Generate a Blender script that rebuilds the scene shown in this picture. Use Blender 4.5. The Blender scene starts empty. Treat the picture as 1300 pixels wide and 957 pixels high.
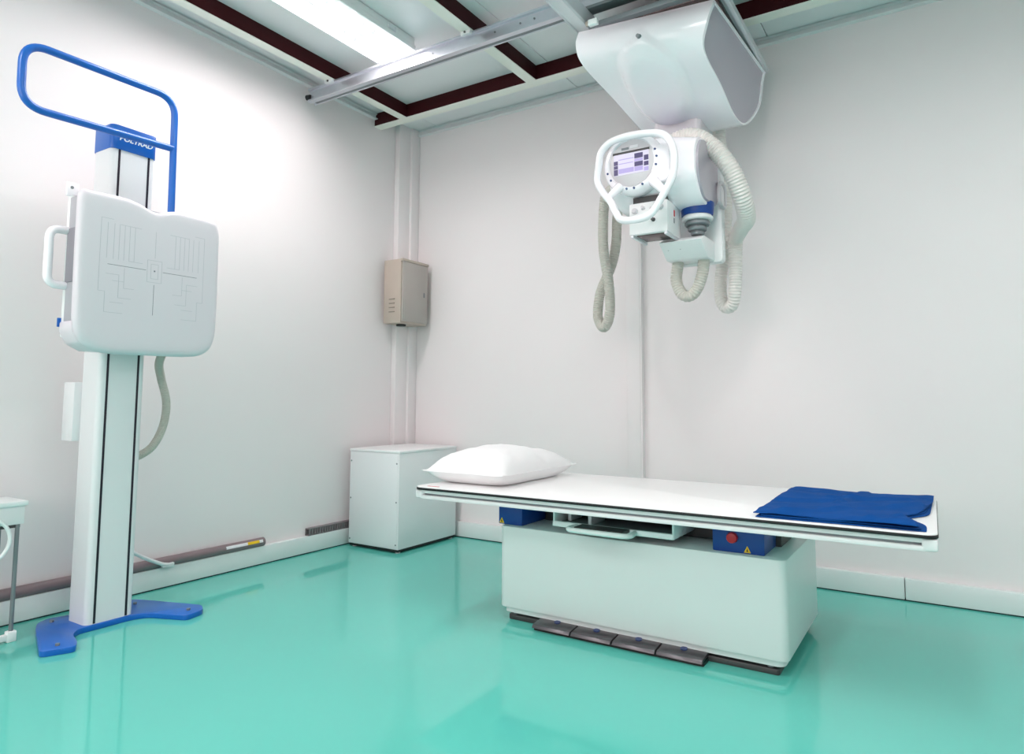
import bpy, bmesh, math, random
from mathutils import Vector, Matrix, noise
random.seed(7)
S = bpy.context.scene
COL = S.collection

# ------------------------------------------------------------------ camera
cam_d = bpy.data.cameras.new('camera')
cam = bpy.data.objects.new('camera', cam_d); COL.objects.link(cam)
CAM = Vector((3.2257, -3.6916, 0.9267))
YAW, PITCH, ROLL, FPX = -0.5685, 0.0832, 0.0050, 856.4
fw = Vector((math.cos(PITCH)*math.sin(YAW), math.cos(PITCH)*math.cos(YAW), math.sin(PITCH)))
rt = fw.cross(Vector((0, 0, 1))).normalized(); up = rt.cross(fw)
r2 = rt*math.cos(ROLL) + up*math.sin(ROLL); u2 = up*math.cos(ROLL) - rt*math.sin(ROLL)
cam.matrix_world = Matrix(((r2.x, u2.x, -fw.x, CAM.x), (r2.y, u2.y, -fw.y, CAM.y), (r2.z, u2.z, -fw.z, CAM.z), (0, 0, 0, 1)))
cam_d.sensor_width = 36.0; cam_d.lens = FPX/1300*36.0
cam_d.shift_y = -44.5/1300
cam_d.clip_start = 0.02
S.camera = cam
# ------------------------------------------------------------------ world, exposure, lamps' power
S.view_settings.view_transform = 'Standard'; S.view_settings.look = 'None'
S.view_settings.gamma = 1.0; S.view_settings.use_curve_mapping = False
S.view_settings.exposure = 0.43
W = bpy.data.worlds.new('world'); S.world = W; W.use_nodes = True
W.node_tree.nodes['Background'].inputs[0].default_value = (0.8, 0.85, 0.9, 1)
W.node_tree.nodes['Background'].inputs[1].default_value = 0.3
LAMP_W = 19.0
FILL_LIGHT = 3.3  # strength of the added glowing panes behind the camera
S.cycles.max_bounces = 16; S.cycles.diffuse_bounces = 10

# ------------------------------------------------------------------ materials
def lin(c):
    return tuple(((x/255)/12.92 if x/255 <= .04045 else (((x/255)+.055)/1.055)**2.4) for x in c)
def mat(name, rgb, rough=.5, metal=0.0, var=.03, scale=6.0, bump=0.0, bscale=150.0, coat=0.0, spec=.5, emit=0.0, erough=.1, dim=1.0):
    m = bpy.data.materials.new(name); m.use_nodes = True
    nt = m.node_tree; b = nt.nodes['Principled BSDF']
    c = lin(rgb)
    tc = nt.nodes.new('ShaderNodeTexCoord')
    nz = nt.nodes.new('ShaderNodeTexNoise'); nz.inputs['Scale'].default_value = scale; nz.inputs['Detail'].default_value = 4
    nt.links.new(tc.outputs['Object'], nz.inputs['Vector'])
    mx = nt.nodes.new('ShaderNodeMix'); mx.data_type = 'RGBA'
    mx.inputs['A'].default_value = (*[x*(1-var) for x in c], 1); mx.inputs['B'].default_value = (*[min(1, x*(1+var)) for x in c], 1)
    nt.links.new(nz.outputs['Fac'], mx.inputs['Factor'])
    if dim == 1.0: nt.links.new(mx.outputs['Result'], b.inputs['Base Color'])
    else: b.inputs['Base Color'].default_value = (.02, .02, .03, 1)
    b.inputs['Roughness'].default_value = rough; b.inputs['Metallic'].default_value = metal
    b.inputs['Specular IOR Level'].default_value = spec
    b.inputs['Coat Weight'].default_value = coat; b.inputs['Coat Roughness'].default_value = erough
    if emit:
        nt.links.new(mx.outputs['Result'], b.inputs['Emission Color']); b.inputs['Emission Strength'].default_value = emit
    if bump:
        n2 = nt.nodes.new('ShaderNodeTexNoise'); n2.inputs['Scale'].default_value = bscale; n2.inputs['Detail'].default_value = 3
        nt.links.new(tc.outputs['Object'], n2.inputs['Vector'])
        bp = nt.nodes.new('ShaderNodeBump'); bp.inputs['Strength'].default_value = bump; bp.inputs['Distance'].default_value = .002
        nt.links.new(n2.outputs['Fac'], bp.inputs['Height']); nt.links.new(bp.outputs['Normal'], b.inputs['Normal'])
    return m
M = {}
M['wall'] = mat('wall_paint', (230, 222, 223), .55, var=.012, scale=1.5, bump=.04, bscale=60)
M['floor'] = mat('teal_epoxy', (92, 188, 175), .07, var=.05, scale=1.2, bump=.012, bscale=14, spec=.5)
M['ceil'] = mat('ceiling_panel', (232, 230, 232), .4, var=.02, scale=2)
M['base'] = mat('baseboard_paint', (222, 226, 226), .35, var=.03, scale=4)
M['seal'] = mat('dark_sealant', (20, 50, 50), .7)
M['trim'] = mat('galvanised_trim', (222, 220, 222), .4, metal=.05, var=.04, scale=10)
M['white'] = mat('white_enamel', (236, 238, 238), .28, var=.01, spec=.5)
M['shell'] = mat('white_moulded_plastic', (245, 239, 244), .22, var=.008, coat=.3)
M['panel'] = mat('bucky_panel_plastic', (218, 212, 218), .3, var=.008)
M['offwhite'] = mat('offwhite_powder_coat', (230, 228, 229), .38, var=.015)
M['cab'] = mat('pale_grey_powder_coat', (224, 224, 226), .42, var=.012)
M['capside'] = mat('pale_lilac_plastic', (176, 167, 178), .22, var=.01, coat=.3)  # darker lilac paints shade on the hood ends; also the grey end panel
M['grey'] = mat('grey_plastic', (206, 200, 204), .4, var=.01)
M['mid'] = mat('mid_grey_metal', (128, 132, 136), .4, metal=.4, var=.06)
M['traygrey'] = mat('tray_grey_paint', (170, 170, 176), .5, var=.02)
M['dark'] = mat('dark_grey_metal', (78, 75, 76), .45, metal=.5, var=.08)
M['traydark'] = mat('tray_dark_lilac', (138, 136, 144), .5, var=.02)
M['black'] = mat('black_rubber', (14, 13, 16), .5)
M['stripe'] = mat('dark_plum_stripe', (28, 14, 34), .4)
M['blue'] = mat('blue_powder_coat', (0, 94, 184), .32, var=.03, coat=.2)
M['navy'] = mat('deep_blue_housing', (6, 62, 140), .4, var=.04)
M['body'] = mat('table_base_enamel', (222, 226, 225), .3, var=.01)
M['top'] = mat('white_laminate', (240, 238, 238), .3, var=.006)
M['rail'] = mat('brushed_aluminium', (206, 206, 214), .3, metal=.75, var=.05, scale=30)
M['railw'] = mat('pale_aluminium', (222, 222, 226), .35, metal=.3, var=.03, scale=30)
M['bronze'] = mat('dark_bronze_plate', (96, 82, 82), .25, metal=.7, var=.15, scale=5)
M['steel'] = mat('pedal_steel', (104, 99, 103), .3, metal=.8, var=.1, scale=20)
M['hose'] = mat('ribbed_hose_plastic', (188, 183, 175), .45, var=.02)
M['hosew'] = mat('white_hose_plastic', (220, 213, 209), .4, var=.01)
M['beige'] = mat('beige_enclosure_paint', (184, 168, 157), .4, var=.02)
M['slotdark'] = mat('louvre_slot_paint', (138, 127, 118), .5)
M['beiged'] = mat('taupe_door_paint', (172, 163, 158), .38, var=.02)
M['pipe'] = mat('taupe_conduit', (128, 110, 114), .35, var=.05)
M['duct'] = mat('grey_slotted_duct', (124, 114, 117), .5, var=.05)
M['beamw'] = mat('cream_paint', (236, 234, 226), .4, var=.02)
M['pillow'] = mat('white_cotton', (228, 226, 227), .9, var=.008, bump=.15, bscale=400, spec=.2)
M['cloth'] = mat('royal_blue_cotton', (8, 70, 138), .9, var=.06, scale=12, bump=.25, bscale=500, spec=.15)
M['ink'] = mat('engraved_line', (192, 190, 196), .5)
M['inkd'] = mat('dark_grey_print', (112, 114, 122), .5)
M['yellow'] = mat('warning_yellow', (236, 190, 20), .5)
M['stickw'] = mat('white_sticker', (226, 222, 226), .5)
M['red'] = mat('red_plastic', (200, 30, 40), .35)
M['glow'] = mat('lit_tube_glass', (255, 255, 255), .4, emit=6)
M['louvre'] = mat('lamp_louvre', (205, 208, 212), .3, metal=.4)
M['scr'] = mat('lit_display', (236, 232, 255), .3, emit=.68, dim=0)
M['scrl'] = mat('lit_display_lilac', (190, 178, 236), .3, emit=.68, dim=0)
M['scrd'] = mat('lit_display_dark', (78, 66, 118), .3, emit=.6, dim=0)
M['daylit'] = mat('daylit_frosted_pane', (255, 240, 240), .4, emit=FILL_LIGHT, var=.02, dim=0)  # emission of the added unseen panes
M['btn'] = mat('button_blue_grey', (58, 74, 120), .4)
def beam_material():
    m = mat('oxide_red_steel', (58, 10, 16), .6, var=.12, scale=9); nt = m.node_tree; b = nt.nodes['Principled BSDF']
    tc = nt.nodes.new('ShaderNodeTexCoord'); mp = nt.nodes.new('ShaderNodeMapping'); mp.inputs['Scale'].default_value = (9, 9, 3)
    nz = nt.nodes.new('ShaderNodeTexNoise'); nz.inputs['Scale'].default_value = 2.2; nz.inputs['Detail'].default_value = 8; nz.inputs['Roughness'].default_value = .7
    rp = nt.nodes.new('ShaderNodeValToRGB'); rp.color_ramp.elements[0].position = .66; rp.color_ramp.elements[1].position = .8
    rp.color_ramp.elements[1].color = (.35, .35, .35, 1)
    mx = nt.nodes.new('ShaderNodeMix'); mx.data_type = 'RGBA'; mx.inputs['B'].default_value = (.45, .36, .36, 1)
    src = b.inputs['Base Color'].links[0].from_socket
    nt.links.new(tc.outputs['Object'], mp.inputs['Vector']); nt.links.new(mp.outputs['Vector'], nz.inputs['Vector'])
    nt.links.new(nz.outputs['Fac'], rp.inputs['Fac']); nt.links.new(rp.outputs['Color'], mx.inputs['Factor'])
    nt.links.new(src, mx.inputs['A']); nt.links.new(mx.outputs['Result'], b.inputs['Base Color'])
    return m
M['beam'] = beam_material()
M['beam'].node_tree.nodes['Principled BSDF'].inputs['Specular IOR Level'].default_value = .15

# ------------------------------------------------------------------ mesh helpers
class B:
    def __init__(s): s.v = []; s.f = []
    def add(s, v, f):
        n = len(s.v); s.v += [tuple(p) for p in v]; s.f += [[i+n for i in q] for q in f]; return s
    def box(s, x0, x1, y0, y1, z0, z1):
        return s.add([(x0,y0,z0),(x1,y0,z0),(x1,y1,z0),(x0,y1,z0),(x0,y0,z1),(x1,y0,z1),(x1,y1,z1),(x0,y1,z1)],
                     [(3,2,1,0),(4,5,6,7),(0,1,5,4),(1,2,6,5),(2,3,7,6),(3,0,4,7)])
    def prism(s, poly, axis, a, b):
        n = len(poly)
        def p3(p, t): return {'z': (p[0], p[1], t), 'x': (t, p[0], p[1]), 'y': (p[0], t, p[1])}[axis]
        return s.add([p3(p, a) for p in poly] + [p3(p, b) for p in poly],
                     [list(range(n))[::-1], list(range(n, 2*n))] + [(i, (i+1) % n, n+(i+1) % n, n+i) for i in range(n)])
    def tube(s, pts, r, seg=14, closed=False):
        pts = [Vector(p) for p in pts]; n = len(pts)
        rf = r if callable(r) else (lambda i: r)
        T = []
        for i in range(n):
            a = pts[(i-1) % n] if (closed or i > 0) else pts[0]
            c = pts[(i+1) % n] if (closed or i < n-1) else pts[-1]
            T.append((c-a).normalized())
        N = T[0].orthogonal().normalized(); base = len(s.v); V = []
        for i in range(n):
            if i: N = (N - T[i]*N.dot(T[i])).normalized()
            Bn = T[i].cross(N); R = rf(i)
            for k in range(seg):
                a = 2*math.pi*k/seg; V.append(pts[i] + (N*math.cos(a)+Bn*math.sin(a))*R)
        F = []
        for i in range(n if closed else n-1):
            j = (i+1) % n
            off = 0
            if closed and j == 0:
                best = 1e9
                for o in range(seg):
                    d = (V[i*seg]-V[o]).length
                    if d < best: best, off = d, o
            for k in range(seg):
                k2 = (k+1) % seg
                F.append((i*seg+k, i*seg+k2, j*seg+(k2+off) % seg, j*seg+(k+off) % seg))
        if not closed:
            F.append(list(range(seg))[::-1]); F.append([(n-1)*seg+k for k in range(seg)])
        return s.add(V, F)
    def cyl(s, p0, p1, r0, r1=None, seg=20):
        r1 = r0 if r1 is None else r1
        return s.tube([p0, p1], lambda i: r0 if i == 0 else r1, seg)
    def lathe(s, o, axis, prof, seg=40):
        A = Vector(axis).normalized(); N = A.orthogonal().normalized(); Q = A.cross(N); o = Vector(o)
        V = [o + A*h + (N*math.cos(2*math.pi*k/seg)+Q*math.sin(2*math.pi*k/seg))*r for h, r in prof for k in range(seg)]
        F = [(i*seg+k, i*seg+(k+1) % seg, (i+1)*seg+(k+1) % seg, (i+1)*seg+k) for i in range(len(prof)-1) for k in range(seg)]
        F += [list(range(seg))[::-1], [(len(prof)-1)*seg+k for k in range(seg)]]
        return s.add(V, F)
    def loft(s, rings, cap=True):
        n = len(rings[0]); V = [p for r in rings for p in r]
        F = [(i*n+k, i*n+(k+1) % n, (i+1)*n+(k+1) % n, (i+1)*n+k) for i in range(len(rings)-1) for k in range(n)]
        if cap: F += [list(range(n))[::-1], [(len(rings)-1)*n+k for k in range(n)]]
        return s.add(V, F)
    def rot(s, c, deg):
        a = math.radians(deg); ca, sa = math.cos(a), math.sin(a)
        s.v = [(c[0]+(x-c[0])*ca-(y-c[1])*sa, c[1]+(x-c[0])*sa+(y-c[1])*ca, z) for x, y, z in s.v]; return s
    def build(s, name, material, parent=None, bevel=0.0, segs=2, smooth=True, angle=35, origin=None):
        bm = bmesh.new()
        vs = [bm.verts.new(p) for p in s.v]
        for q in s.f:
            try: bm.faces.new([vs[i] for i in q])
            except ValueError: pass
        bmesh.ops.recalc_face_normals(bm, faces=bm.faces)
        if bevel:
            es = [e for e in bm.edges if len(e.link_faces) == 2 and e.calc_face_angle(0) > math.radians(30)]
            bmesh.ops.bevel(bm, geom=es, offset=bevel, segments=segs, profile=.5, affect='EDGES', clamp_overlap=True)
        if parent is not None:
            r = parent
            while r.parent: r = r.parent
            o = Vector(r.location)
        else:
            xs, ys, zs = zip(*s.v); o = Vector(origin or ((min(xs)+max(xs))/2, (min(ys)+max(ys))/2, min(zs)))
        bmesh.ops.translate(bm, verts=bm.verts, vec=-o)
        me = bpy.data.meshes.new(name); bm.to_mesh(me); bm.free()
        if smooth:
            me.shade_smooth(); me.set_sharp_from_angle(angle=math.radians(angle))
        me.materials.append(M[material])
        ob = bpy.data.objects.new(name, me); COL.objects.link(ob)
        if parent is None: ob.location = o
        else: ob.parent = parent
        return ob
def tag(o, label=None, cat=None, group=None, kind=None):
    if label: o['label'] = label
    if cat: o['category'] = cat
    if group: o['group'] = group
    if kind: o['kind'] = kind
    return o
def thing(name, loc, label, cat, group=None):
    o = bpy.data.objects.new(name, None); COL.objects.link(o); o.location = loc; o.empty_display_size = .1
    return tag(o, label, cat, group)
def struct(name, b, m, **k):
    return tag(b.build(name, m, **k), kind='structure')
def rrect(x0, x1, y0, y1, r, n=6):
    P = []
    for cx, cy, a0 in ((x1-r, y1-r, 0), (x0+r, y1-r, 90), (x0+r, y0+r, 180), (x1-r, y0+r, 270)):
        for k in range(n+1):
            a = math.radians(a0+90*k/n); P.append((cx+r*math.cos(a), cy+r*math.sin(a)))
    return P
def cat_rom(P, per=8, closed=False):
    P = [Vector(p) for p in P]; n = len(P); out = []
    for i in range(n if closed else n-1):
        g = lambda k: P[k % n] if closed else P[min(max(k, 0), n-1)]
        a, b, c, d = g(i-1), g(i), g(i+1), g(i+2)
        for k in range(per):
            t = k/per
            out.append(.5*((2*b)+(c-a)*t+(2*a-5*b+4*c-d)*t*t+(3*b-a-3*c+d)*t*t*t))
    if not closed: out.append(P[-1])
    return out
def resample(P, step):
    out = [P[0]]; acc = 0
    for a, b in zip(P, P[1:]):
        L = (b-a).length
        if L < 1e-9: continue
        t = step-acc
        while t <= L: out.append(a.lerp(b, t/L)); t += step
        acc = (acc+L) % step
    return out
def hose(pts, r, rib=.011, depth=.10, seg=14, r2=None, f0=.3, f1=.5):
    P = resample(cat_rom(pts, 24), rib/4); n = len(P)
    rr = lambda i: r if r2 is None else r+(r2-r)*min(1, max(0, (i/n-f0)/(f1-f0)))
    return B().tube(P, lambda i: rr(i)*(1-depth*(.5+.5*math.cos(math.pi*i/2))), seg)
def fillet(P, r, n=6, closed=False):
    P = [Vector(p) for p in P]; out = []; m = len(P)
    for i in range(m):
        if not closed and i in (0, m-1): out.append(P[i]); continue
        a, b, c = P[i-1], P[i], P[(i+1) % m]
        rr = min(r, (a-b).length*.48, (c-b).length*.48)
        p, q = b+(a-b).normalized()*rr, b+(c-b).normalized()*rr
        for k in range(n+1):
            t = k/n; out.append(p*(1-t)**2+b*2*t*(1-t)+q*t*t)
    return out

# ================================================================== SETTING
X1, Y0, ZC = 5.8, -5.7, 2.893
WL, WB = -.035, .035
struct('floor', B().box(WL-.1, X1+.1, Y0-.1, WB+.1, -.1, 0), 'floor')
struct('wall_left', B().box(WL-.1, WL, Y0-.1, WB+.1, 0, 3.05), 'wall')
struct('wall_back', B().box(WL, X1, WB, WB+.1, 0, 3.05), 'wall')
struct('wall_right', B().box(X1, X1+.1, Y0-.1, WB+.1, 0, 3.05), 'wall')
struct('wall_front', B().box(WL, X1, Y0-.1, Y0, 0, 3.05), 'wall')
wx0, wx1, wz0, wz1 = .35, 3.55, .95, 2.45  # added window out of view, its glowing panes brighten the room from the front
win = struct('window_1', B().box(wx0-.06, wx1+.06, Y0, Y0+.03, wz0-.06, wz0).box(wx0-.06, wx1+.06, Y0, Y0+.03, wz1, wz1+.06).box(wx0-.06, wx0, Y0, Y0+.03, wz0, wz1).box(wx1, wx1+.06, Y0, Y0+.03, wz0, wz1), 'white')
B().box(wx0-.1, wx1+.1, Y0, Y0+.10, wz0-.09, wz0-.06).build('window_sill', 'white', win, bevel=.004)
for k in range(4):
    a, b_ = wx0+(wx1-wx0)*k/4, wx0+(wx1-wx0)*(k+1)/4
    B().box(a+.02, b_-.02, Y0+.001, Y0+.008, wz0, wz1).build('pane', 'daylit', win)
    if k: B().box(a-.02, a+.02, Y0, Y0+.028, wz0, wz1).build('mullion', 'white', win)
ceil = struct('ceiling', B().box(WL, X1, Y0, WB, ZC+.04, ZC+.14), 'ceil')
seams = [WL, .195, 1.345, 2.495, 3.645, 4.795, X1]
for a, b in zip(seams, seams[1:]):
    B().box(a+(.002 if a > 0 else 0), b-(.002 if b < X1 else 0), Y0, WB, ZC, ZC+.04).build('panel', 'ceil', ceil, bevel=.0015, segs=1)
# baseboards: boards over a dark strip that paints the shadow gap at the floor
bb = struct('baseboard_left', B().box(WL, -.004, Y0, WB, 0, .006), 'seal')
for a, b in ((Y0, -3.2), (-3.197, 0.0)):
    B().box(WL, 0, a, b, .006, .1005).build('board', 'base', bb, bevel=.002)
bb = struct('baseboard_back', B().box(0, X1, .004, WB, 0, .006), 'seal')
for a, b in ((0, 3.035), (3.039, X1)):
    B().box(a, b, 0, WB, .006, .1005).build('board', 'base', bb, bevel=.002)
# galvanised angles where the walls meet the ceiling
for nm, lo in (('trim_1', 0), ('trim_2', 1)):
    if lo == 0:
        o = struct(nm, B().prism([(WL, 2.885), (WL, 2.848), (-.002, 2.848), (-.002, 2.853), (-.022, 2.856), (-.022, 2.879), (-.006, 2.885)], 'y', Y0, -.36), 'trim')
    else:
        o = struct(nm, B().prism([(.035, 2.889), (.035, 2.848), (.002, 2.848), (.002, 2.853), (.022, 2.856), (.022, 2.881), (.006, 2.889)], 'x', .03, X1), 'trim')
# white corner casing and the flat cable casing on the back wall
o = struct('trim_3', B().box(WL, .010, -.165, WB, .1005, ZC-.001), 'wall', bevel=.004)
B().box(WL+.001, .03, -.05, WB-.001, .1006, ZC-.001).build('back_strip', 'wall', o, bevel=.003)
o = struct('trim_4', B().box(1.668, 1.752, -.006, WB, .1005, 2.848), 'wall', bevel=.003)
B().box(1.752, 1.760, -.002, WB, .1006, 2.848).build('lid_edge', 'wall', o)

# ================================================================== STEEL BEAMS
def beam(x0, x1, y0, y1, label):
    t = thing('steel_beam', ((x0+x1)/2, (y0+y1)/2, 2.80), label, 'beam', 'steel roof beams')
    B().box(x0, x1, y0, y1, 2.804, ZC).build('box_section', 'beam', t, bevel=.002)
    B().box(x0-.001, x1+.001, y0-.001, y1+.001, 2.80, 2.8045).build('painted_underside', 'beamw', t)
beam(WL+.001, X1-.001, -.378, -.312, 'dark red steel beam with white underside running along the back wall')
beam(.204, .259, Y0+.001, -.380, 'dark red steel beam with white underside running along the left wall')
beam(1.205, 1.268, Y0+.001, -.380, 'dark red steel beam with white underside between ceiling lamp and tube carriage')
beam(2.215, 2.278, Y0+.001, -.380, 'dark red steel beam above the white tube carriage hood')

# ================================================================== CEILING LAMPS
def lamp(cx, cy, label):
    hx, L = .138, .60
    t = thing('ceiling_lamp', (cx, cy, 2.828), label, 'lamp', 'fluorescent ceiling lamps')
    B().box(cx-hx, cx+hx, cy-L, cy+L, 2.842, 2.889).build('housing', 'white', t, bevel=.004)
    for sx in (-1, 1):
        B().box(cx+sx*hx-.004, cx+sx*hx+.004, cy-L, cy+L, 2.822, 2.846).build('side_rim', 'white', t, bevel=.001)
        B().box(cx-hx, cx+hx, cy+sx*L-.004, cy+sx*L+.004, 2.822, 2.846).build('end_rim', 'white', t, bevel=.001)
        B().box(cx+sx*(hx+.006)-.006, cx+sx*(hx+.006)+.006, cy+L-.22, cy+L-.16, 2.845, 2.872).build('clip', 'railw', t, bevel=.004)
        B().cyl((cx+sx*.055, cy-L+.02, 2.838), (cx+sx*.055, cy+L-.02, 2.838), .0035, seg=8).build('tube', 'glow', t)
    B().box(cx-.004, cx+.004, cy-L, cy+L, 2.827, 2.834).build('centre_rib', 'louvre', t)
    me = None
    n = 14
    for k in range(n):
        for sx in (-1, 1):
            x, y = cx+sx*.068, cy-L+.08+k*(2*L-.16)/(n-1)
            if me is None:
                o = B().add([(-.026, -.016, .004), (.026, -.016, .004), (0, .018, .004), (-.002, 0, -.005), (.002, 0, -.005)],
                            [(0, 1, 2), (0, 3, 4, 1), (1, 4, 2), (2, 4, 3), (2, 3, 0)]).build('louvre_blade', 'louvre', t)
                o.data.transform(Matrix.Translation(Vector(t.location))); me = o.data
            else:
                o = bpy.data.objects.new('louvre_blade', me); COL.objects.link(o); o.parent = t
            o.location = Vector((x, y, 2.827)) - Vector(t.location)
    ld = bpy.data.lights.new('lamp_light', 'AREA'); ld.shape = 'RECTANGLE'; ld.size = .25; ld.size_y = 1.14
    ld.energy = LAMP_W; ld.color = (1.0, .94, .935)
    lo = bpy.data.objects.new('lamp_light', ld); COL.objects.link(lo); lo.parent = t; lo.location = (0, 0, .0065)
    return t
lamp(.722, -1.592, 'lit fluorescent ceiling lamp with louvres beside the aluminium rail')
lamp(.722, -4.05, 'lit fluorescent ceiling lamp in the front left bay behind the camera')  # this lamp and the next three are unseen, added to brighten the room
lamp(2.75, -2.55, 'lit fluorescent ceiling lamp in the middle bay above the camera')
lamp(4.75, -1.75, 'lit fluorescent ceiling lamp in the right bay near the back wall')
lamp(4.75, -4.05, 'lit fluorescent ceiling lamp in the front right bay behind the camera')

# ================================================================== CEILING RAIL AND BRIDGE
t = thing('ceiling_rail', (2.3, -.99, 2.715), 'long aluminium ceiling rail hung crosswise under the red beams', 'rail')
prof = [(-1.022, 2.797), (-1.022, 2.786), (-1.006, 2.784), (-1.006, 2.732), (-1.022, 2.728), (-1.022, 2.716), (-.990, 2.716), (-.990, 2.724), (-.968, 2.724), (-.968, 2.716), (-.958, 2.716), (-.958, 2.797)]
B().prism(prof, 'x', .035, 4.6).build('rail_profile', 'rail', t, bevel=.001, segs=1)
B().box(.06, 4.58, -.990, -.968, 2.719, 2.7245).build('slot_strip', 'mid', t)
B().cyl((.022, -1.012, 2.747), (.05, -1.012, 2.747), .018, .014, 12).build('end_stop', 'black', t)
for x in (.232, 1.237, 2.247):
    c = B().box(x-.03, x+.03, -1.040, -1.018, 2.780, 2.7995).build('beam_clamp', 'trim', t, bevel=.003)
    B().cyl((x, -1.041, 2.790), (x, -1.046, 2.790), .006, seg=6).build('bolt', 'dark', c)
for x in (.85, 1.0, 1.4, 1.55, 1.63):
    B().cyl((x, -1.0065, 2.757), (x, -1.010, 2.757), .005, seg=8).build('screw', 'mid', t)
t = thing('ceiling_bridge', (2.2, -1.3, 2.62), 'pair of aluminium bridge rails carrying the tube carriage', 'rail')
for x0, x1 in ((1.846, 1.925), (2.440, 2.492)):
    B().prism([(x0, 2.70), (x0, 2.63), (x0+.010, 2.622), (x0+.014, 2.63), (x1-.014, 2.63), (x1-.010, 2.622), (x1, 2.63), (x1, 2.70)], 'y', -2.9, -.16).build('bridge_rail', 'railw', t, bevel=.0015, segs=1)
B().box(2.512, 2.530, -2.9, -.17, 2.603, 2.622).build('edge_strip', 'railw', t, bevel=.002)
B().box(2.49, 2.53, -2.9, -.17, 2.622, 2.634).build('edge_flange', 'railw', t, bevel=.002)
for y in (-1.0, -2.3):
    B().box(1.87, 2.48, y-.03, y+.03, 2.70, 2.7145).build('cross_plate', 'mid', t, bevel=.002)

# ================================================================== X-RAY TUBE UNIT
t = thing('xray_tube_unit', (2.2, -.6, 1.30), 'white ceiling mounted x-ray tube unit with hood, screen, handle and ribbed hoses', 'x-ray machine')
B().box(1.93, 2.49, -1.00, -.22, 2.60, 2.64).build('carriage_plate', 'bronze', t, bevel=.003)
B().box(1.93, 2.49, -1.035, -1.00, 2.602, 2.625).build('carriage_bar', 'mid', t, bevel=.002)
bl = B().box(1.94, 1.985, -1.06, -1.035, 2.602, 2.628).build('stop_block', 'white', t, bevel=.003)
B().cyl((1.928, -1.05, 2.615), (1.94, -1.05, 2.615), .011, seg=10).build('roller', 'beige', bl)
Lp = [(1.88, -1.03, 2.602), (1.875, -1.05, 2.53), (1.89, -1.01, 2.45), (1.95, -.80, 2.355), (2.01, -.60, 2.26), (2.03, -.42, 2.25), (1.97, -.24, 2.40), (1.90, -.18, 2.55), (1.88, -.18, 2.602)]
Rp = [(2.48, -.96, 2.602), (2.46, -1.00, 2.50), (2.43, -.96, 2.40), (2.45, -.78, 2.31), (2.465, -.60, 2.226), (2.475, -.42, 2.25), (2.50, -.24, 2.40), (2.51, -.18, 2.56), (2.52, -.18, 2.602)]
Lc, Rc = cat_rom(Lp, 8), cat_rom(Rp, 8)
def sstep(x): x = min(max(x, 0), 1); return x*x*(3-2*x)
rings = []
NS = 40
for i in range(NS+1):
    s = i/NS; ring = []
    for k, (a, b) in enumerate(zip(Lc, Rc)):
        p = a.lerp(b, s); tt = k/8
        if tt < 5:
            p += Vector((0, -.045, -.012))*math.sin(math.pi*s)*sstep(min(tt/1.2, (5-tt)/1.5))
            d = math.hypot((p.x-2.185)/.145, (tt-2.95)/1.15)
            h = .034*sstep((1-d)/.22)
            w = .026+.115*sstep((tt-1.0)/1.5)
            if .9 < tt < 2.8: h = max(h, .02*sstep((w-abs(p.x-2.19))/.025)*sstep((tt-.9)/.25))
            p += Vector((0, -.8, -.6)).normalized()*h
        ring.append(p)
    rings.append(ring)
def cen(r): return sum(r, Vector())/len(r)
def inset(r, f, dx): c = cen(r); return [c.lerp(q, f)+Vector((dx, 0, 0)) for q in r]
hood = B().loft([inset(rings[0], .955, .0)] + [rings[0]] + rings[1:-1] + [rings[-1]] + [inset(rings[-1], .955, .0), inset(rings[-1], .95, -.012)]).build('hood', 'shell', t, angle=50)
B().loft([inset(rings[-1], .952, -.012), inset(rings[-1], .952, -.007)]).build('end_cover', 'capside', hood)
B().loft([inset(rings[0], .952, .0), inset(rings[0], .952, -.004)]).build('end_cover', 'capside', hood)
B().cyl((2.192, -1.070, 2.468), (2.192, -1.098, 2.462), .011, .008, 14).build('hood_screw', 'mid', hood)
# telescopic column
c = B().prism(rrect(2.09, 2.32, -.66, -.44, .03), 'z', 2.14, 2.30).build('column', 'grey', t, bevel=.003)
B().prism(rrect(2.105, 2.305, -.645, -.455, .03), 'z', 1.94, 2.145).build('inner_stage', 'shell', c, bevel=.003)
B().cyl((2.205, -.66, 2.105), (2.205, -.66, 2.088), .145, seg=40).build('swivel_disc', 'navy', t, bevel=.002)
B().prism(rrect(2.20, 2.41, 1.545, 2.06, .02), 'y', -.655, -.60).build('arm_plate', 'offwhite', t, bevel=.004)
# tube housing
def sup(x0, x1, y0, y1, z0, z1, e=.42, nu=28, nv=16):
    cx, cy, cz = (x0+x1)/2, (y0+y1)/2, (z0+z1)/2
    sp = lambda v: math.copysign(abs(v)**e, v)
    R = []
    for j in range(nv+1):
        ph = -math.pi/2+math.pi*j/nv
        cph, sph = max(abs(math.cos(ph)), 1e-4)**e, sp(math.sin(ph))
        R.append([(cx+(x1-x0)/2*sph, cy+(y1-y0)/2*cph*sp(math.cos(2*math.pi*k/nu)), cz+(z1-z0)/2*cph*sp(math.sin(2*math.pi*k/nu))) for k in range(nu)])
    return B().loft(R)
oct_side = [(-.985, 1.86), (-.985, 1.975), (-.93, 2.045), (-.70, 2.075), (-.655, 2.05), (-.655, 1.815), (-.70, 1.765), (-.90, 1.765)]
oct_mid = [(-1.0, 1.84), (-1.0, 2.00), (-.93, 2.075), (-.68, 2.09), (-.64, 2.06), (-.64, 1.80), (-.69, 1.755), (-.92, 1.765)]
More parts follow.
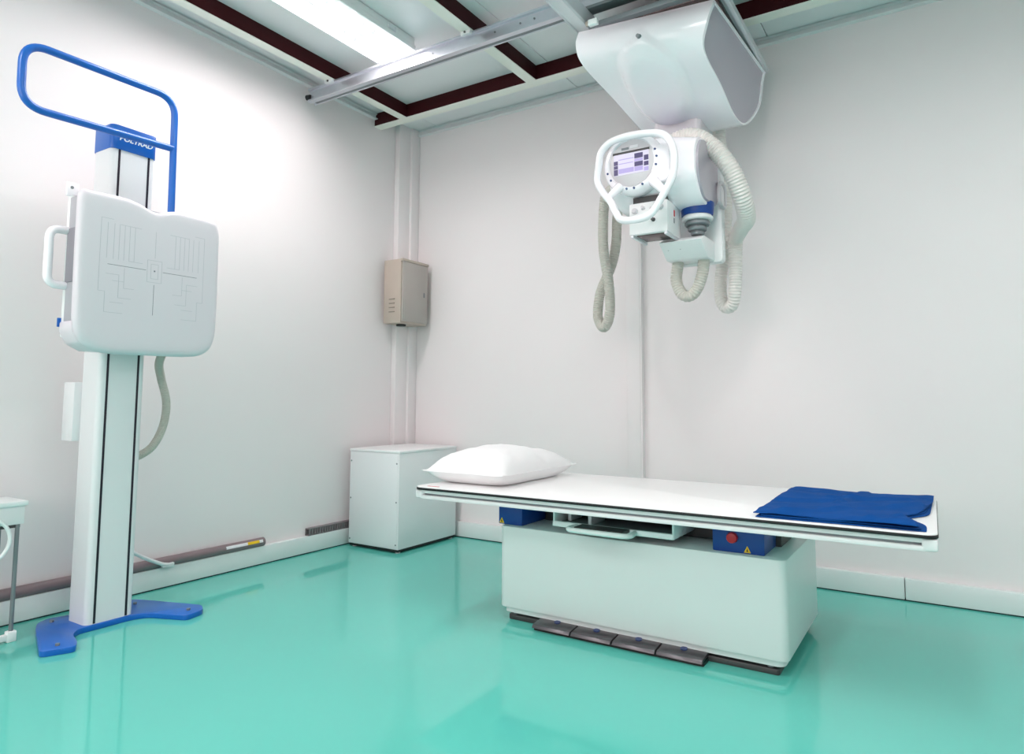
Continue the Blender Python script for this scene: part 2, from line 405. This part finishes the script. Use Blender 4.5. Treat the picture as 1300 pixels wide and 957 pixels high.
def sect(poly, x, sc=1.0):
    cy, cz = sum(p[0] for p in poly)/8, sum(p[1] for p in poly)/8
    return [Vector((x, cy+(p.x-cy)*sc, cz+(p.y-cz)*sc)) for p in fillet([Vector((a, b)) for a, b in poly], .05, 5, True)]
hs = B().loft([sect(oct_mid, 2.005, .86), sect(oct_mid, 2.03, .97), sect(oct_mid, 2.08), sect(oct_mid, 2.24), sect(oct_side, 2.37), sect(oct_side, 2.388, .985), sect(oct_side, 2.392, .955)]).build('tube_housing', 'shell', t, angle=40)
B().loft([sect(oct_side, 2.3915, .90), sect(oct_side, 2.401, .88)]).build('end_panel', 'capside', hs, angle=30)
# clamp ring behind the housing end
ring = fillet([Vector((2.412, -.70, 1.795)), Vector((2.412, -.60, 1.795)), Vector((2.412, -.60, 1.905)), Vector((2.412, -.70, 1.905))], .045, 6, True)
B().tube(ring, .009, 10, True).build('cable_clamp', 'grey', t)
# control panel drum (axis along the room depth), its bezel, screen and buttons
PX, PZ = 2.138, 1.934
cp = B().lathe((PX, 0, PZ), (0, -1, 0), [(.93, .118), (.98, .132), (1.02, .136), (1.040, .130), (1.048, .118), (1.050, .108), (1.044, .104), (1.040, .100)], 56).build('control_panel', 'shell', t, angle=50)
B().lathe((PX, 0, PZ), (0, -1, 0), [(1.036, .101), (1.0445, .101), (1.0465, .098)], 56).build('bezel_disc', 'grey', cp)
for k, a in enumerate([-118, -101, -84, -64, -14, 4, 20, 196, 214]):
    ra = math.radians(a); r = .1135
    x, z = PX+r*math.cos(ra), PZ+r*math.sin(ra)
    B().cyl((x, -1.046, z), (x, -1.0525, z), .0055, .0045, 10).build('button', 'btn', cp)
SY = -1.0468
def plate(x0, x1, z0, z1, y, th=.0015): return B().box(x0, x1, y-th, y, z0, z1)
sx0, sx1, sz0, sz1 = PX-.080, PX+.078, PZ-.048, PZ+.044
B().box(sx0-.005, sx1+.004, SY-.0012, SY+.0005, sz1, sz1+.010).build('screen_brow', 'dark', cp)
sc = plate(sx0, sx1, sz0, sz1, SY, .0022).build('display_screen', 'scr', t)
sw, sh = sx1-sx0, sz1-sz0
for (a, b, c_, d, m) in ((.0, .12, .02, .30, 'scrd'), (.0, .12, .32, .48, 'scrd'), (.0, .12, .50, .70, 'scrd'), (.60, .84, .68, .92, 'scrd'), (.60, .84, .30, .52, 'scrd'), (.87, 1, .52, .76, 'scrd'), (.87, 1, .26, .46, 'scrd'), (.87, 1, .02, .20, 'scrl'),
                        (.14, .58, .08, .30, 'scrl'), (.60, .84, .54, .66, 'scrl'), (.60, .84, .08, .28, 'scrl'), (.14, .56, .52, .56, 'scrl'), (.14, .58, .72, .76, 'scrl')):
    plate(sx0+a*sw, sx0+b*sw, sz0+c_*sh, sz0+d*sh, SY-.0022, .0006).build('display_cell', m, sc, smooth=False)
for (dx, dz, w, h, m) in ((-.028, .066, .034, .010, 'mid'), (.012, .070, .036, .012, 'stickw')):
    plate(PX+dx-w/2, PX+dx+w/2, PZ+dz-h/2, PZ+dz+h/2, SY, .001).build('nameplate', m, cp, smooth=False)
# steering handle
hp = [(2.005, 1.927), (2.016, 1.984), (2.05, 2.019), (2.101, 2.033), (2.166, 2.035), (2.229, 2.03), (2.29, 2.014), (2.323, 1.98), (2.339, 1.931), (2.341, 1.878), (2.33, 1.821), (2.303, 1.773), (2.279, 1.737), (2.259, 1.707), (2.228, 1.679), (2.169, 1.671), (2.109, 1.679), (2.084, 1.713), (2.059, 1.765), (2.026, 1.808), (1.999, 1.865)]
hd = B().tube(cat_rom([(x, -1.09, z) for x, z in hp], 6, True), .0155, 14, True).build('handle', 'shell', t)
for p, q, r0, r1 in (((2.050, -1.09, 1.783), (2.085, -1.045, 1.838), .014, .022), ((2.300, -1.09, 1.768), (2.235, -1.045, 1.838), .014, .024)):
    B().cyl(p, q, r0, r1, 14).build('handle_strut', 'shell', hd, bevel=.004)
B().prism(rrect(2.22, 2.305, 1.83, 1.995, .03), 'y', -1.045, -.97).build('side_wing', 'shell', cp, bevel=.012, segs=3)
# collimator box under the housing
co = B().box(2.100, 2.272, -.985, -.815, 1.634, 1.772).build('collimator', 'offwhite', t, bevel=.005)
B().box(2.115, 2.26, -.975, -.83, 1.772, 1.80).build('collimator_neck', 'dark', co)
for x, z, r in ((2.127, 1.738, .013), (2.165, 1.748, .009), (2.205, 1.738, .009), (2.243, 1.742, .013), (2.136, 1.705, .009)):
    k = B().lathe((x, 0, z), (0, -1, 0), [(.985, r), (.993, r), (.995, r*.8), (.999, r*.75)], 18).build('dial', 'grey', co)
B().cyl((2.210, -.985, 1.690), (2.210, -1.0, 1.690), .009, .007, 14).build('knob', 'dark', co)
B().box(2.125, 2.255, -.965, -.845, 1.630, 1.6345).build('beam_window', 'bronze', co, bevel=.002)
for x in (2.112, 2.262):
    B().box(x-.006, x+.006, -.985, -.815, 1.622, 1.634).build('filter_guide', 'railw', co, bevel=.002)
B().box(2.2718, 2.2735, -.905, -.893, 1.715, 1.742).build('red_mark', 'red', co)
B().box(2.2718, 2.2735, -.906, -.896, 1.685, 1.706).build('grey_mark', 'mid', co)
# blue collar with stepped grey cone next to the collimator
k = B().cyl((2.335, -.775, 1.79), (2.335, -.775, 1.735), .075, .068, 28).build('tube_collar', 'navy', t, bevel=.003)
for z0, z1, r in ((1.735, 1.712, .068), (1.712, 1.690, .055), (1.690, 1.668, .042), (1.668, 1.650, .030)):
    B().lathe((2.335, -.775, 0), (0, 0, 1), [(z1, r*.92), (z1+.005, r), (z0-.008, r), (z0-.006, r*.9), (z0, r*.9)], 28).build('cone_step', 'mid' if r < .06 else 'offwhite', k)
lb = B().prism([(-.86, 1.615), (-.80, 1.64), (-.62, 1.64), (-.62, 1.55), (-.76, 1.55)], 'x', 2.185, 2.375).build('lower_bracket', 'offwhite', t, bevel=.006)
for x, z in ((2.215, 1.592), (2.27, 1.592), (2.34, 1.60)):
    B().cyl((x, -.815-(z-1.6)*.5, z), (x, -.822-(z-1.6)*.5, z-.002), .005, seg=8).build('bolt', 'mid', lb)
B().box(2.395, 2.412, -.64, -.62, 1.60, 1.70).build('latch', 'offwhite', t, bevel=.003)
# hoses
hose([(2.215, -.80, 2.035), (2.238, -.80, 2.082), (2.331, -.80, 2.090), (2.417, -.80, 2.025), (2.490, -.79, 1.913), (2.522, -.74, 1.80), (2.515, -.64, 1.735), (2.462, -.52, 1.72), (2.412, -.43, 1.68), (2.408, -.42, 1.578), (2.402, -.42, 1.45), (2.385, -.40, 1.385), (2.350, -.38, 1.372), (2.324, -.37, 1.41), (2.318, -.36, 1.50), (2.332, -.36, 1.62), (2.352, -.36, 1.86), (2.34, -.36, 2.08), (2.325, -.36, 2.275)], .041, .013, r2=.031).build('ribbed_hose', 'hosew', t)
hose([(2.03, -.62, 2.03), (1.90, -.52, 2.04), (1.76, -.44, 2.03), (1.712, -.40, 1.97), (1.706, -.40, 1.746), (1.735, -.40, 1.554), (1.743, -.40, 1.413), (1.725, -.385, 1.345), (1.690, -.36, 1.312), (1.655, -.335, 1.335), (1.633, -.32, 1.395), (1.652, -.32, 1.516), (1.715, -.32, 1.65), (1.745, -.32, 1.774), (1.760, -.32, 1.96), (1.83, -.32, 2.12), (1.98, -.34, 2.30)], .028, .0115).build('ribbed_hose', 'hose', t)
hose([(2.225, -.70, 1.60), (2.218, -.70, 1.54), (2.210, -.70, 1.47), (2.232, -.70, 1.41), (2.265, -.70, 1.392), (2.300, -.70, 1.415), (2.328, -.70, 1.48), (2.338, -.70, 1.545), (2.338, -.70, 1.60)], .027, .0115).build('ribbed_hose', 'hose', t)

# ================================================================== WALL STAND
t = thing('bucky_stand', (.26, -2.19, 0), 'white chest x-ray stand with blue arm bar on blue base plate', 'x-ray stand')
pp = [(.485, -2.505), (.532, -2.406), (.478, -2.376), (.385, -2.350), (.345, -2.312), (.345, -2.100), (.372, -2.051), (.541, -1.984), (.520, -1.896), (.457, -1.863), (.178, -1.959), (.125, -1.983), (.126, -2.259), (.104, -2.315), (.133, -2.367), (.200, -2.40)]
bp_ = B().prism([(p.x, p.y) for p in fillet([Vector(p) for p in pp], .022, 4, True)], 'z', 0, .022).build('base_plate', 'blue', t, bevel=.003)
for x, y in ((.17, -2.33), (.21, -2.02), (.48, -1.94), (.47, -2.44)):
    B().cyl((x, y, .022), (x, y, .030), .008, seg=6).build('bolt', 'mid', bp_)
cl = B().prism(rrect(.188, .335, -2.283, -2.095, .022), 'z', .022, 1.97).build('column', 'cab', t)
for y in (-2.25, -2.126):
    B().box(.3335, .3362, y-.0045, y+.0045, .024, 1.968).build('guide_slot', 'stripe', cl)
B().box(.10, .19, -2.306, -2.20, .741, .984).build('junction_box', 'cab', t, bevel=.004)
cap = B().prism(rrect(.184, .340, -2.287, -2.091, .024), 'z', 1.965, 2.068).build('top_cap', 'blue', t, bevel=.002)
cu = bpy.data.curves.new('lettering', 'FONT'); cu.body = 'POLYRAD'; cu.size = .0315; cu.shear = .25; cu.extrude = .0006; cu.offset = .0008
cu.align_x = 'CENTER'
tmp = bpy.data.objects.new('tmp', cu); COL.objects.link(tmp); bpy.context.view_layer.update()
me = bpy.data.meshes.new_from_object(tmp.evaluated_get(bpy.context.evaluated_depsgraph_get())); bpy.data.objects.remove(tmp)
me.name = 'lettering'; me.materials.clear(); me.materials.append(M['white'])
me.transform(Matrix.Translation(Vector((.3406, -2.186, 2.005))-Vector(t.location)) @ Matrix(((0, 0, 1, 0), (1, 0, 0, 0), (0, 1, 0, 0), (0, 0, 0, 1))))
lo = bpy.data.objects.new('lettering', me); COL.objects.link(lo); lo.parent = cap
# blue overhead arm bar
BX = .425
loop = fillet([Vector((BX, y, z)) for y, z in [(-2.066, 1.66), (-2.072, 2.232), (-2.655, 2.228), (-2.652, 1.985), (-2.075, 2.006)]], .085, 10)
B().tube(loop, .0145, 16).build('arm_bar', 'blue', t)
# carriage and bucky panel
B().box(.335, .40, -2.27, -2.11, 1.26, 1.58).build('carriage', 'mid', t, bevel=.004)
outl = [(-2.462, 1.712), (-2.30, 1.716), (-2.245, 1.706), (-2.20, 1.686), (-2.165, 1.684), (-2.125, 1.702), (-2.08, 1.712), (-1.905, 1.708), (-1.888, 1.66), (-1.885, 1.40), (-1.888, 1.20), (-1.905, 1.135), (-1.96, 1.10), (-2.05, 1.094), (-2.33, 1.090), (-2.40, 1.098), (-2.452, 1.135), (-2.470, 1.20), (-2.474, 1.45), (-2.474, 1.69)]
oc = [(p.x, p.y) for p in fillet([Vector(p) for p in outl], .03, 4, True)]
cyy, czz = -2.18, 1.40
def psec(x, d):
    return [Vector((x, cyy+(y-cyy)*(1-d/.29), czz+(z-czz)*(1-d/.31))) for y, z in oc]
pn = B().loft([psec(.488, .003), psec(.493, 0), psec(.504, 0), psec(.512, .004), psec(.518, .012), psec(.520, .024), psec(.521, .05)]).build('front_panel', 'panel', t, angle=60)
bk = B().box(.375, .400, -2.455, -1.90, 1.15, 1.712).build('back_plate', 'white', t, bevel=.006)
B().box(.400, .488, -2.456, -1.905, 1.17, 1.695).build('tray_body', 'traygrey', bk, bevel=.004)
B().box(.402, .480, -2.461, -2.42, 1.36, 1.57).build('tray_end', 'traydark', bk, bevel=.003)
lows = [(-2.464, 1.21), (-2.464, 1.17), (-2.44, 1.125), (-2.39, 1.10), (-1.96, 1.10), (-1.92, 1.125), (-1.90, 1.17), (-1.90, 1.20)]
B().prism(lows, 'x', .385, .4885).build('lower_shell', 'panel', t, bevel=.008)
tbk = B().box(.388, .400, -2.470, -2.425, 1.70, 1.757).build('top_bracket', 'shell', t, bevel=.004)
B().cyl((.399, -2.452, 1.735), (.4015, -2.452, 1.735), .006, seg=12).build('bracket_hole', 'mid', tbk)
B().box(.377, .383, -2.468, -2.452, 1.19, 1.225).build('release_clip', 'blue', t, bevel=.002)
B().tube(fillet([Vector((.40, y, z)) for y, z in [(-2.44, 1.562), (-2.520, 1.562), (-2.520, 1.348), (-2.44, 1.348)]], .06, 8), .0155, 12).build('side_handle', 'shell', t)
# engraved positioning lines on the panel face
FX = .5205
def line(y0, z0, y1, z1, w=.0016, m='ink'):
    if abs(y1-y0) > abs(z1-z0): B().box(FX, FX+.0008, min(y0, y1), max(y0, y1), z0-w/2, z0+w/2).build('guide_line', m, pn, smooth=False)
    else: B().box(FX, FX+.0008, y0-w/2, y0+w/2, min(z0, z1), max(z0, z1)).build('guide_line', m, pn, smooth=False)
line(-2.365, 1.437, -2.215, 1.437, .0018, 'inkd'); line(-2.145, 1.437, -1.995, 1.437, .0018, 'inkd')
line(-2.18, 1.38, -2.18, 1.255, .0018, 'inkd'); line(-2.18, 1.60, -2.18, 1.49, .0014)
for y0, y1, z0, z1 in ((-2.21, -2.15, 1.39, 1.48), (-2.195, -2.165, 1.405, 1.465)):
    line(y0, z0, y1, z0); line(y0, z1, y1, z1); line(y0, z0, y0, z1); line(y1, z0, y1, z1)
B().box(FX, FX+.001, -2.183, -2.177, 1.434, 1.440).build('centre_mark', 'inkd', pn, smooth=False)
for sgn in (-1, 1):
    f = lambda d: -2.18+sgn*d
    for d in (.215, .19, .165, .145, .125, .105, .085):
        line(f(d), 1.615 if d > .2 else 1.60, f(d), 1.46 if d < .2 else 1.33)
    line(f(.215), 1.615, f(.17), 1.615); line(f(.145), 1.60, f(.06), 1.60); line(f(.105), 1.46, f(.05), 1.46)
    line(f(.19), 1.40, f(.14), 1.40); line(f(.14), 1.40, f(.14), 1.31); line(f(.14), 1.31, f(.09), 1.31)
    line(f(.165), 1.375, f(.12), 1.375); line(f(.12), 1.43, f(.12), 1.35); line(f(.12), 1.35, f(.08), 1.35)
    line(f(.215), 1.33, f(.19), 1.33); line(f(.19), 1.33, f(.19), 1.25); line(f(.19), 1.25, f(.12), 1.25); line(f(.17), 1.29, f(.12), 1.29)
hose([(.37, -2.02, 1.16), (.30, -2.015, 1.08), (.25, -1.975, 1.01), (.25, -1.945, .90), (.25, -1.955, .795), (.25, -1.996, .71), (.24, -2.05, .668), (.235, -2.11, .655)], .0185, .008, .12, 12).build('ribbed_hose', 'hose', t)

# ================================================================== EXAMINATION TABLE
t = thing('examination_table', (2.2, -.95, 0), 'white x-ray examination table with boxy pedestal and foot pedals', 'table')
TC = (2.236, -1.015); RZ = .75
def tb(name, d, z0, z1, m, par=t, bev=0, r=.035):
    return B().prism(rrect(1.286+d, 3.192-d, -1.432+d, -.600-d, r), 'z', z0, z1).rot(TC, RZ).build(name, m, par, bevel=bev)
tt_ = tb('tabletop', .002, .541, .550, 'top', bev=.001)
tb('edge_band', 0, .536, .5455, 'black', tt_, .001)
sr = tb('side_rail', .012, .522, .536, 'offwhite', bev=.001)
tb('rail_groove', .024, .513, .522, 'mid', sr)
tb('lower_rail', .010, .499, .513, 'offwhite', sr, .001)
for x0, x1 in ((1.290, 1.325), (3.150, 3.190)):
    B().box(x0, x1, -1.422, -.612, .500, .534).rot(TC, RZ).build('rail_end_cap', 'offwhite', sr, bevel=.006)
B().box(1.34, 1.40, -1.405, -1.395, .5495, .5505).rot(TC, RZ).build('maker_mark', 'red', tt_)
B().prism(rrect(1.600, 2.755, -1.240, -.600, .03), 'z', .052, .385).build('pedestal', 'body', t, bevel=.004)
B().prism(rrect(1.615, 2.740, -1.225, -.615, .03), 'z', .030, .052).build('pedestal_skirt', 'body', t)
ft = B().prism(rrect(1.637, 2.722, -1.222, -.64, .012), 'z', 0, .020).build('foot_plate', 'dark', t, bevel=.002)
for x, y in ((1.665, -1.205), (2.69, -1.205), (1.665, -.66), (2.69, -.66)):
    B().cyl((x, y, .02), (x, y, .032), .010, seg=12).build('levelling_foot', 'mid', ft)
for k in range(4):
    x0 = 1.797+k*.173; x1 = x0+.167
    p = B().add([(x0, -1.300, .012), (x1, -1.300, .012), (x1, -1.175, .022), (x0, -1.175, .022), (x0, -1.292, .024), (x1, -1.292, .024), (x1, -1.175, .036), (x0, -1.175, .036)],
                [(3,2,1,0),(4,5,6,7),(0,1,5,4),(1,2,6,5),(2,3,7,6),(3,0,4,7)]).build('foot_pedal', 'steel', t, bevel=.002)
    B().cyl((x0+.083, -1.236, .0285), (x0+.083, -1.2365, .0332), .013, seg=16).build('pedal_symbol', 'btn', p)
B().box(1.800, 2.484, -1.285, -1.225, .0, .012).build('pedal_bar', 'black', t)
# between pedestal and top: dark frame, blue housings, cassette tray
B().box(1.70, 2.70, -1.02, -.70, .385, .499).build('support_frame', 'dark', t, bevel=.003)
B().box(1.88, 2.36, -1.10, -1.02, .440, .499).build('cross_rail', 'dark', t, bevel=.002)
hL = B().box(1.573, 1.692, -1.205, -.72, .385, .499).build('blue_housing', 'navy', t, bevel=.004)
hR = B().box(2.500, 2.680, -1.205, -.95, .385, .499).build('blue_housing', 'navy', t, bevel=.004)
for h, x in ((hL, 1.590), (hR, 2.622)):
    B().prism([(x-.012, .390), (x+.012, .390), (x, .413)], 'y', -1.2065, -1.2045).build('warning_triangle', 'yellow', h, smooth=False)
    B().prism([(x-.003, .394), (x+.003, .394), (x, .406)], 'y', -1.2075, -1.2060).build('warning_symbol', 'black', h, smooth=False)
B().cyl((2.572, -1.205, .438), (2.572, -1.225, .438), .020, .018, 20).build('stop_button', 'red', hR, bevel=.003)
tr = B().box(1.878, 2.368, -1.245, -.90, .420, .426).build('cassette_tray', 'mid', t)
B().box(1.872, 2.374, -1.262, -1.245, .414, .434).build('tray_front', 'offwhite', tr, bevel=.002)
for x in (1.872, 2.368):
    B().box(x, x+.008, -1.258, -1.0, .414, .492).build('tray_side', 'offwhite', tr, bevel=.002)
B().box(1.91, 1.925, -1.20, -1.10, .43, .487).build('cassette_clamp', 'railw', tr, bevel=.002)
B().box(2.015, 2.03, -1.23, -1.10, .426, .474).build('cassette_clamp', 'railw', tr, bevel=.002)
hh = fillet([Vector(p) for p in [(1.985, -1.25, .424), (1.972, -1.345, .424), (2.238, -1.345, .424), (2.225, -1.25, .424)]], .04, 6)
B().tube(hh, .010, 12).build('tray_handle', 'body', tr)
B().box(2.005, 2.205, -1.332, -1.262, .424, .435).build('handle_inset', 'dark', tr)

# ================================================================== PILLOW
def pillow():
    n, m = 44, 64; a, b, zc, h = .213, .332, .600, .098; V = []; F = []
    cx, cy = 1.462, -1.003
    for side in (1, -1):
        for j in range(m+1):
            for i in range(n+1):
                u, v = -1+2*i/n, -1+2*j/m
                x = cx+a*u*(1-.07*(1-v*v)**1.0*abs(u)**2); y = cy+b*v*(1-.05*(1-u*u)*abs(v)**2)
                rr_ = (abs(u)**9+abs(v)**9)**(1/9); f = max(0, (1-abs(u)**2.6)*(1-abs(v)**3.2))**.56*.45+.55*max(0, 1-rr_**2.2)**.6
                wr = noise.fractal(Vector((x*9, y*7, side*3.0)), 1.0, 2.0, 3)*.009*min(1, f*2)
                crease = .009*math.sin(17*math.atan2(v, u))*max(0, (max(abs(u), abs(v))-.55))*f
                z = zc+.0012+h*f+(wr+crease) if side > 0 else zc-h*f*.8
                if side > 0: z += .010*f*math.cos(2.2*v+.6)
                z += .004*(abs(u*v)**6)
                V.append((x, y, max(z, .5515)))
    st = (n+1)*(m+1)
    for s in (0, 1):
        for j in range(m):
            for i in range(n):
                p = s*st+j*(n+1)+i; F.append((p, p+1, p+n+2, p+n+1))
    bld = B().add(V, F)
    seam = [V[i] for i in range(n+1)] + [V[j*(n+1)+n] for j in range(1, m+1)] + [V[m*(n+1)+i] for i in range(n-1, -1, -1)] + [V[j*(n+1)] for j in range(m-1, 0, -1)]
    return bld, seam
pb, seam = pillow()
t = thing('pillow', (1.462, -1.003, .5505), 'plump white cotton pillow on the head end of the table', 'pillow')
o = pb.build('cushion', 'pillow', t, angle=80)
B().tube(seam, .0028, 6, True).build('seam_piping', 'pillow', t)

# ================================================================== FOLDED BLUE CLOTH
def sheet(z0, th, amp, seed, out, nx=46, ny=60, lift=0.0):
    # out(v) -> (xl, xr) for v 0 (front) .. 1 (back)
    V = []; F = []
    for lay in (0, 1):
        for j in range(ny+1):
            v = j/ny
            for i in range(nx+1):
                u = i/nx; xl, xr, yf, yb = out(u, v)
                x = xl+(xr-xl)*u; y = yf+(yb-yf)*v
                w = noise.fractal(Vector((x*5.0, y*8.0, seed)), 1.0, 2.0, 3)
                rid = abs(noise.noise(Vector((x*3.2+y*1.7, y*5.5-x*2.2, seed+9))))
                z = z0+amp*(.5+.5*w)+amp*1.3*max(0, .35-rid)
                z += lift*max(0, 1-v*7)*(.5+.5*math.sin(9*u+seed))
                if amp > .01:
                    for (ax, ay, bx_, by, hh_, ww) in ((2.955, -.69, 2.90, -1.12, .009, .012), (2.72, -1.10, 2.90, -1.05, .012, .022), (2.98, -1.20, 3.14, -.95, .010, .016), (2.78, -1.36, 2.95, -1.22, .010, .018), (2.86, -.95, 3.10, -.82, .008, .014), (3.02, -1.38, 3.12, -1.24, .010, .014), (2.72, -.86, 2.86, -.78, .008, .016)):
                        L2 = (bx_-ax)**2+(by-ay)**2; q = ((x-ax)*(bx_-ax)+(y-ay)*(by-ay))/L2; q = min(1, max(0, q))
                        dd = math.hypot(x-ax-(bx_-ax)*q, y-ay-(by-ay)*q)+.006*w
                        z += hh_*math.exp(-(dd/ww)**2)
                e = min(u, 1-u, v, 1-v)*24
                z = z0+(z-z0)*(.45+.55*min(1, e))
                V.append((x, y, z+(th if lay == 0 else 0)))
    st = (nx+1)*(ny+1); g = lambda s, i, j: s*st+j*(nx+1)+i
    for j in range(ny):
        for i in range(nx):
            F.append((g(0,i,j), g(0,i+1,j), g(0,i+1,j+1), g(0,i,j+1))); F.append((g(1,i,j+1), g(1,i+1,j+1), g(1,i+1,j), g(1,i,j)))
    for i in range(nx):
        F.append((g(1,i,0), g(1,i+1,0), g(0,i+1,0), g(0,i,0))); F.append((g(0,i,ny), g(0,i+1,ny), g(1,i+1,ny), g(1,i,ny)))
    for j in range(ny):
        F.append((g(0,0,j), g(0,0,j+1), g(1,0,j+1), g(1,0,j))); F.append((g(1,nx,j), g(1,nx,j+1), g(0,nx,j+1), g(0,nx,j)))
    return B().add(V, F)
t = thing('folded_cloth', (2.92, -1.03, .5505), 'royal blue folded cotton cloth lying on the foot end of the table', 'cloth')
def o1(u, v):
    xr = 3.168-.05*math.exp(-((v-.28)/.10)**2)+.008*v
    return 2.700-.012*v, xr, -1.412+.016*u, -.690+.055*u
def o2(u, v):
    xr = 3.150-.045*math.exp(-((v-.26)/.11)**2)+.028*sstep((v-.35)/.5)
    return 2.692-.010*v, xr, -1.408+.012*u+.012*math.sin(5*u), -.700+.062*u
sheet(.5512, .0024, .002, 2.0, o1).build('lower_fold', 'cloth', t, angle=70)
sheet(.5580, .0030, .015, 5.3, o2, lift=.006).build('upper_fold', 'cloth', t, angle=70)
def o3(u, v):
    xr = 3.156-.05*math.exp(-((v-.28)/.10)**2)+.018*sstep((v-.35)/.5)
    return 2.715-.010*v, xr, -1.404+.012*u, -.705+.058*u
sheet(.5548, .0024, .004, 8.1, o3, lift=.003).build('middle_fold', 'cloth', t, angle=70)

# ================================================================== EQUIPMENT CABINET IN THE CORNER
t = thing('equipment_cabinet', (.25, -.32, 0), 'plain white metal generator cabinet on the floor in the room corner', 'cabinet')
cb = B().box(.040, .452, -.600, -.035, .022, .590).build('casing', 'cab', t, bevel=.003)
B().box(.036, .456, -.604, -.031, .588, .607).build('lid', 'offwhite', t, bevel=.006, segs=3)
fp = B().box(.048, .444, -.6035, -.600, .030, .585).build('front_cover', 'cab', t, bevel=.001)
for x in (.056, .436):
    for z in (.05, .30, .53):
        B().cyl((x, -.6035, z), (x, -.6055, z), .005, seg=10).build('screw', 'mid', fp)
for x in (.07, .425):
    for y in (-.57, -.065):
        B().cyl((x, y, 0), (x, y, .022), .016, seg=14).build('foot', 'railw', t)
B().box(.046, .446, -.594, -.041, .007, .0225).build('plinth', 'black', t)  # black block paints the shadow gap under the casing

# ================================================================== BEIGE WALL BOX
t = thing('junction_cabinet', (.09, -.16, 1.43), 'beige metal electrical box mounted on the wall corner casing', 'electrical box')
bx = B().box(.0105, .164, -.298, -.025, 1.430, 1.867).build('box_body', 'beige', t, bevel=.003)
dr = B().box(.166, .177, -.290, -.032, 1.442, 1.850).build('door', 'beiged', t, bevel=.002)
B().box(.177, .1785, -.275, -.047, 1.46, 1.832).build('door_panel', 'beiged', dr, bevel=.001)
B().box(.1785, .181, -.078, -.066, 1.625, 1.658).build('door_lock', 'mid', dr, bevel=.001)
B().box(.1605, .179, -.300, -.023, 1.8515, 1.869).build('rain_lip', 'beige', bx, bevel=.002)
for k in range(4):
    B().box(.062, .112, -.302, -.297, 1.505+k*.029, 1.511+k*.029).build('louvre', 'slotdark', bx, bevel=.001)
B().cyl((.085, -.20, 1.430), (.085, -.20, 1.418), .035, .032, 20).build('cable_gland', 'black', t)

# ================================================================== CONDUITS ALONG THE LEFT WALL
t = thing('conduit_pipe', (-.016, -2.3, .1005), 'taupe conduit pipe with yellow and white sticker lying on the baseboard', 'pipe')
pr = .0235; pz, px_ = .1007+pr, WL+.0005+pr
B().cyl((px_, -4.6, pz), (px_, -1.196, pz), pr, seg=24).build('pipe_barrel', 'pipe', t)
B().cyl((px_, -1.1965, pz), (px_, -1.1945, pz), pr*.8, seg=24).build('pipe_bore', 'black', t)
def sticker(y0, y1, m, lift=.0004):
    V = []; n = 6
    for y in (y0, y1):
        for k in range(n+1):
            a = math.radians(2+38*k/n); V.append((px_+(pr+lift)*math.cos(a), y, pz+(pr+lift)*math.sin(a)))
    B().add(V, [(k, k+1, n+2+k, n+1+k) for k in range(n)]).build('sticker', m, t)
sticker(-1.44, -1.31, 'stickw'); sticker(-1.31, -1.235, 'yellow'); sticker(-1.235, -1.213, 'stickw')
t = thing('slotted_duct', (-.017, -.5, .1005), 'dark grey slotted cable duct on the baseboard beside the white cabinet', 'cable duct')
B().box(WL, -.030, -.880, -.168, .1006, .144).build('duct_back', 'duct', t)
B().box(WL, -.002, -.880, -.168, .1006, .106).build('duct_floor', 'duct', t)
B().box(WL, .0, -.880, -.168, .138, .1445).build('duct_lid', 'duct', t, bevel=.001)
for k in range(36):
    y = -.879+k*.0198
    B().box(-.004, -.0005, y, y+.0115, .105, .1385).build('duct_finger', 'duct', t, smooth=False)
t = thing('earth_cable', (.03, -1.95, .10), 'thick grey cable reaching from the stand column to the baseboard', 'cable')
B().tube(cat_rom([(.110, -2.06, .262), (.085, -2.01, .240), (.06, -1.953, .209), (.040, -1.885, .169), (.026, -1.80, .126), (.024, -1.765, .116)], 8), .0085, 10).build('cable_sheath', 'trim', t)
B().box(.0145, .030, -1.795, -1.735, .104, .122).build('cable_lug', 'trim', t, bevel=.003)

# ================================================================== TROLLEY AT THE LEFT EDGE
t = thing('trolley', (.12, -2.75, 0), 'small white trolley with drawer and grey legs beside the left wall', 'trolley')
B().box(.035, .226, -3.06, -2.460, .505, .524).build('top_tray', 'white', t, bevel=.004)
dw = B().box(.045, .216, -3.05, -2.468, .436, .505).build('drawer', 'offwhite', t, bevel=.002)
B().tube(fillet([Vector(p) for p in [(.218, -2.86, .47), (.238, -2.86, .47), (.238, -2.66, .47), (.218, -2.66, .47)]], .015, 4), .005, 8).build('drawer_pull', 'railw', dw)
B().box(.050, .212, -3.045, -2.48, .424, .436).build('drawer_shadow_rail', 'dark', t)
for x in (.052, .210):
    for y in (-3.04, -2.488):
        lg = B().cyl((x, y, .03), (x, y, .436), .0075, seg=14).build('leg', 'mid', t)
        B().box(x-.014, x+.014, y-.016, y+.016, 0, .040).build('leg_block', 'white', lg, bevel=.004)
B().box(.20, .222, -3.03, -2.50, .008, .030).build('base_bar', 'white', t, bevel=.003)
B().box(.04, .062, -3.03, -2.50, .008, .030).build('base_bar', 'white', t, bevel=.003)
ringp = [Vector((.222, -2.60+.085*math.cos(2*math.pi*k/32), .385+.085*math.sin(2*math.pi*k/32))) for k in range(32)]
B().tube(ringp, .007, 10, True).build('bin_ring', 'white', t)
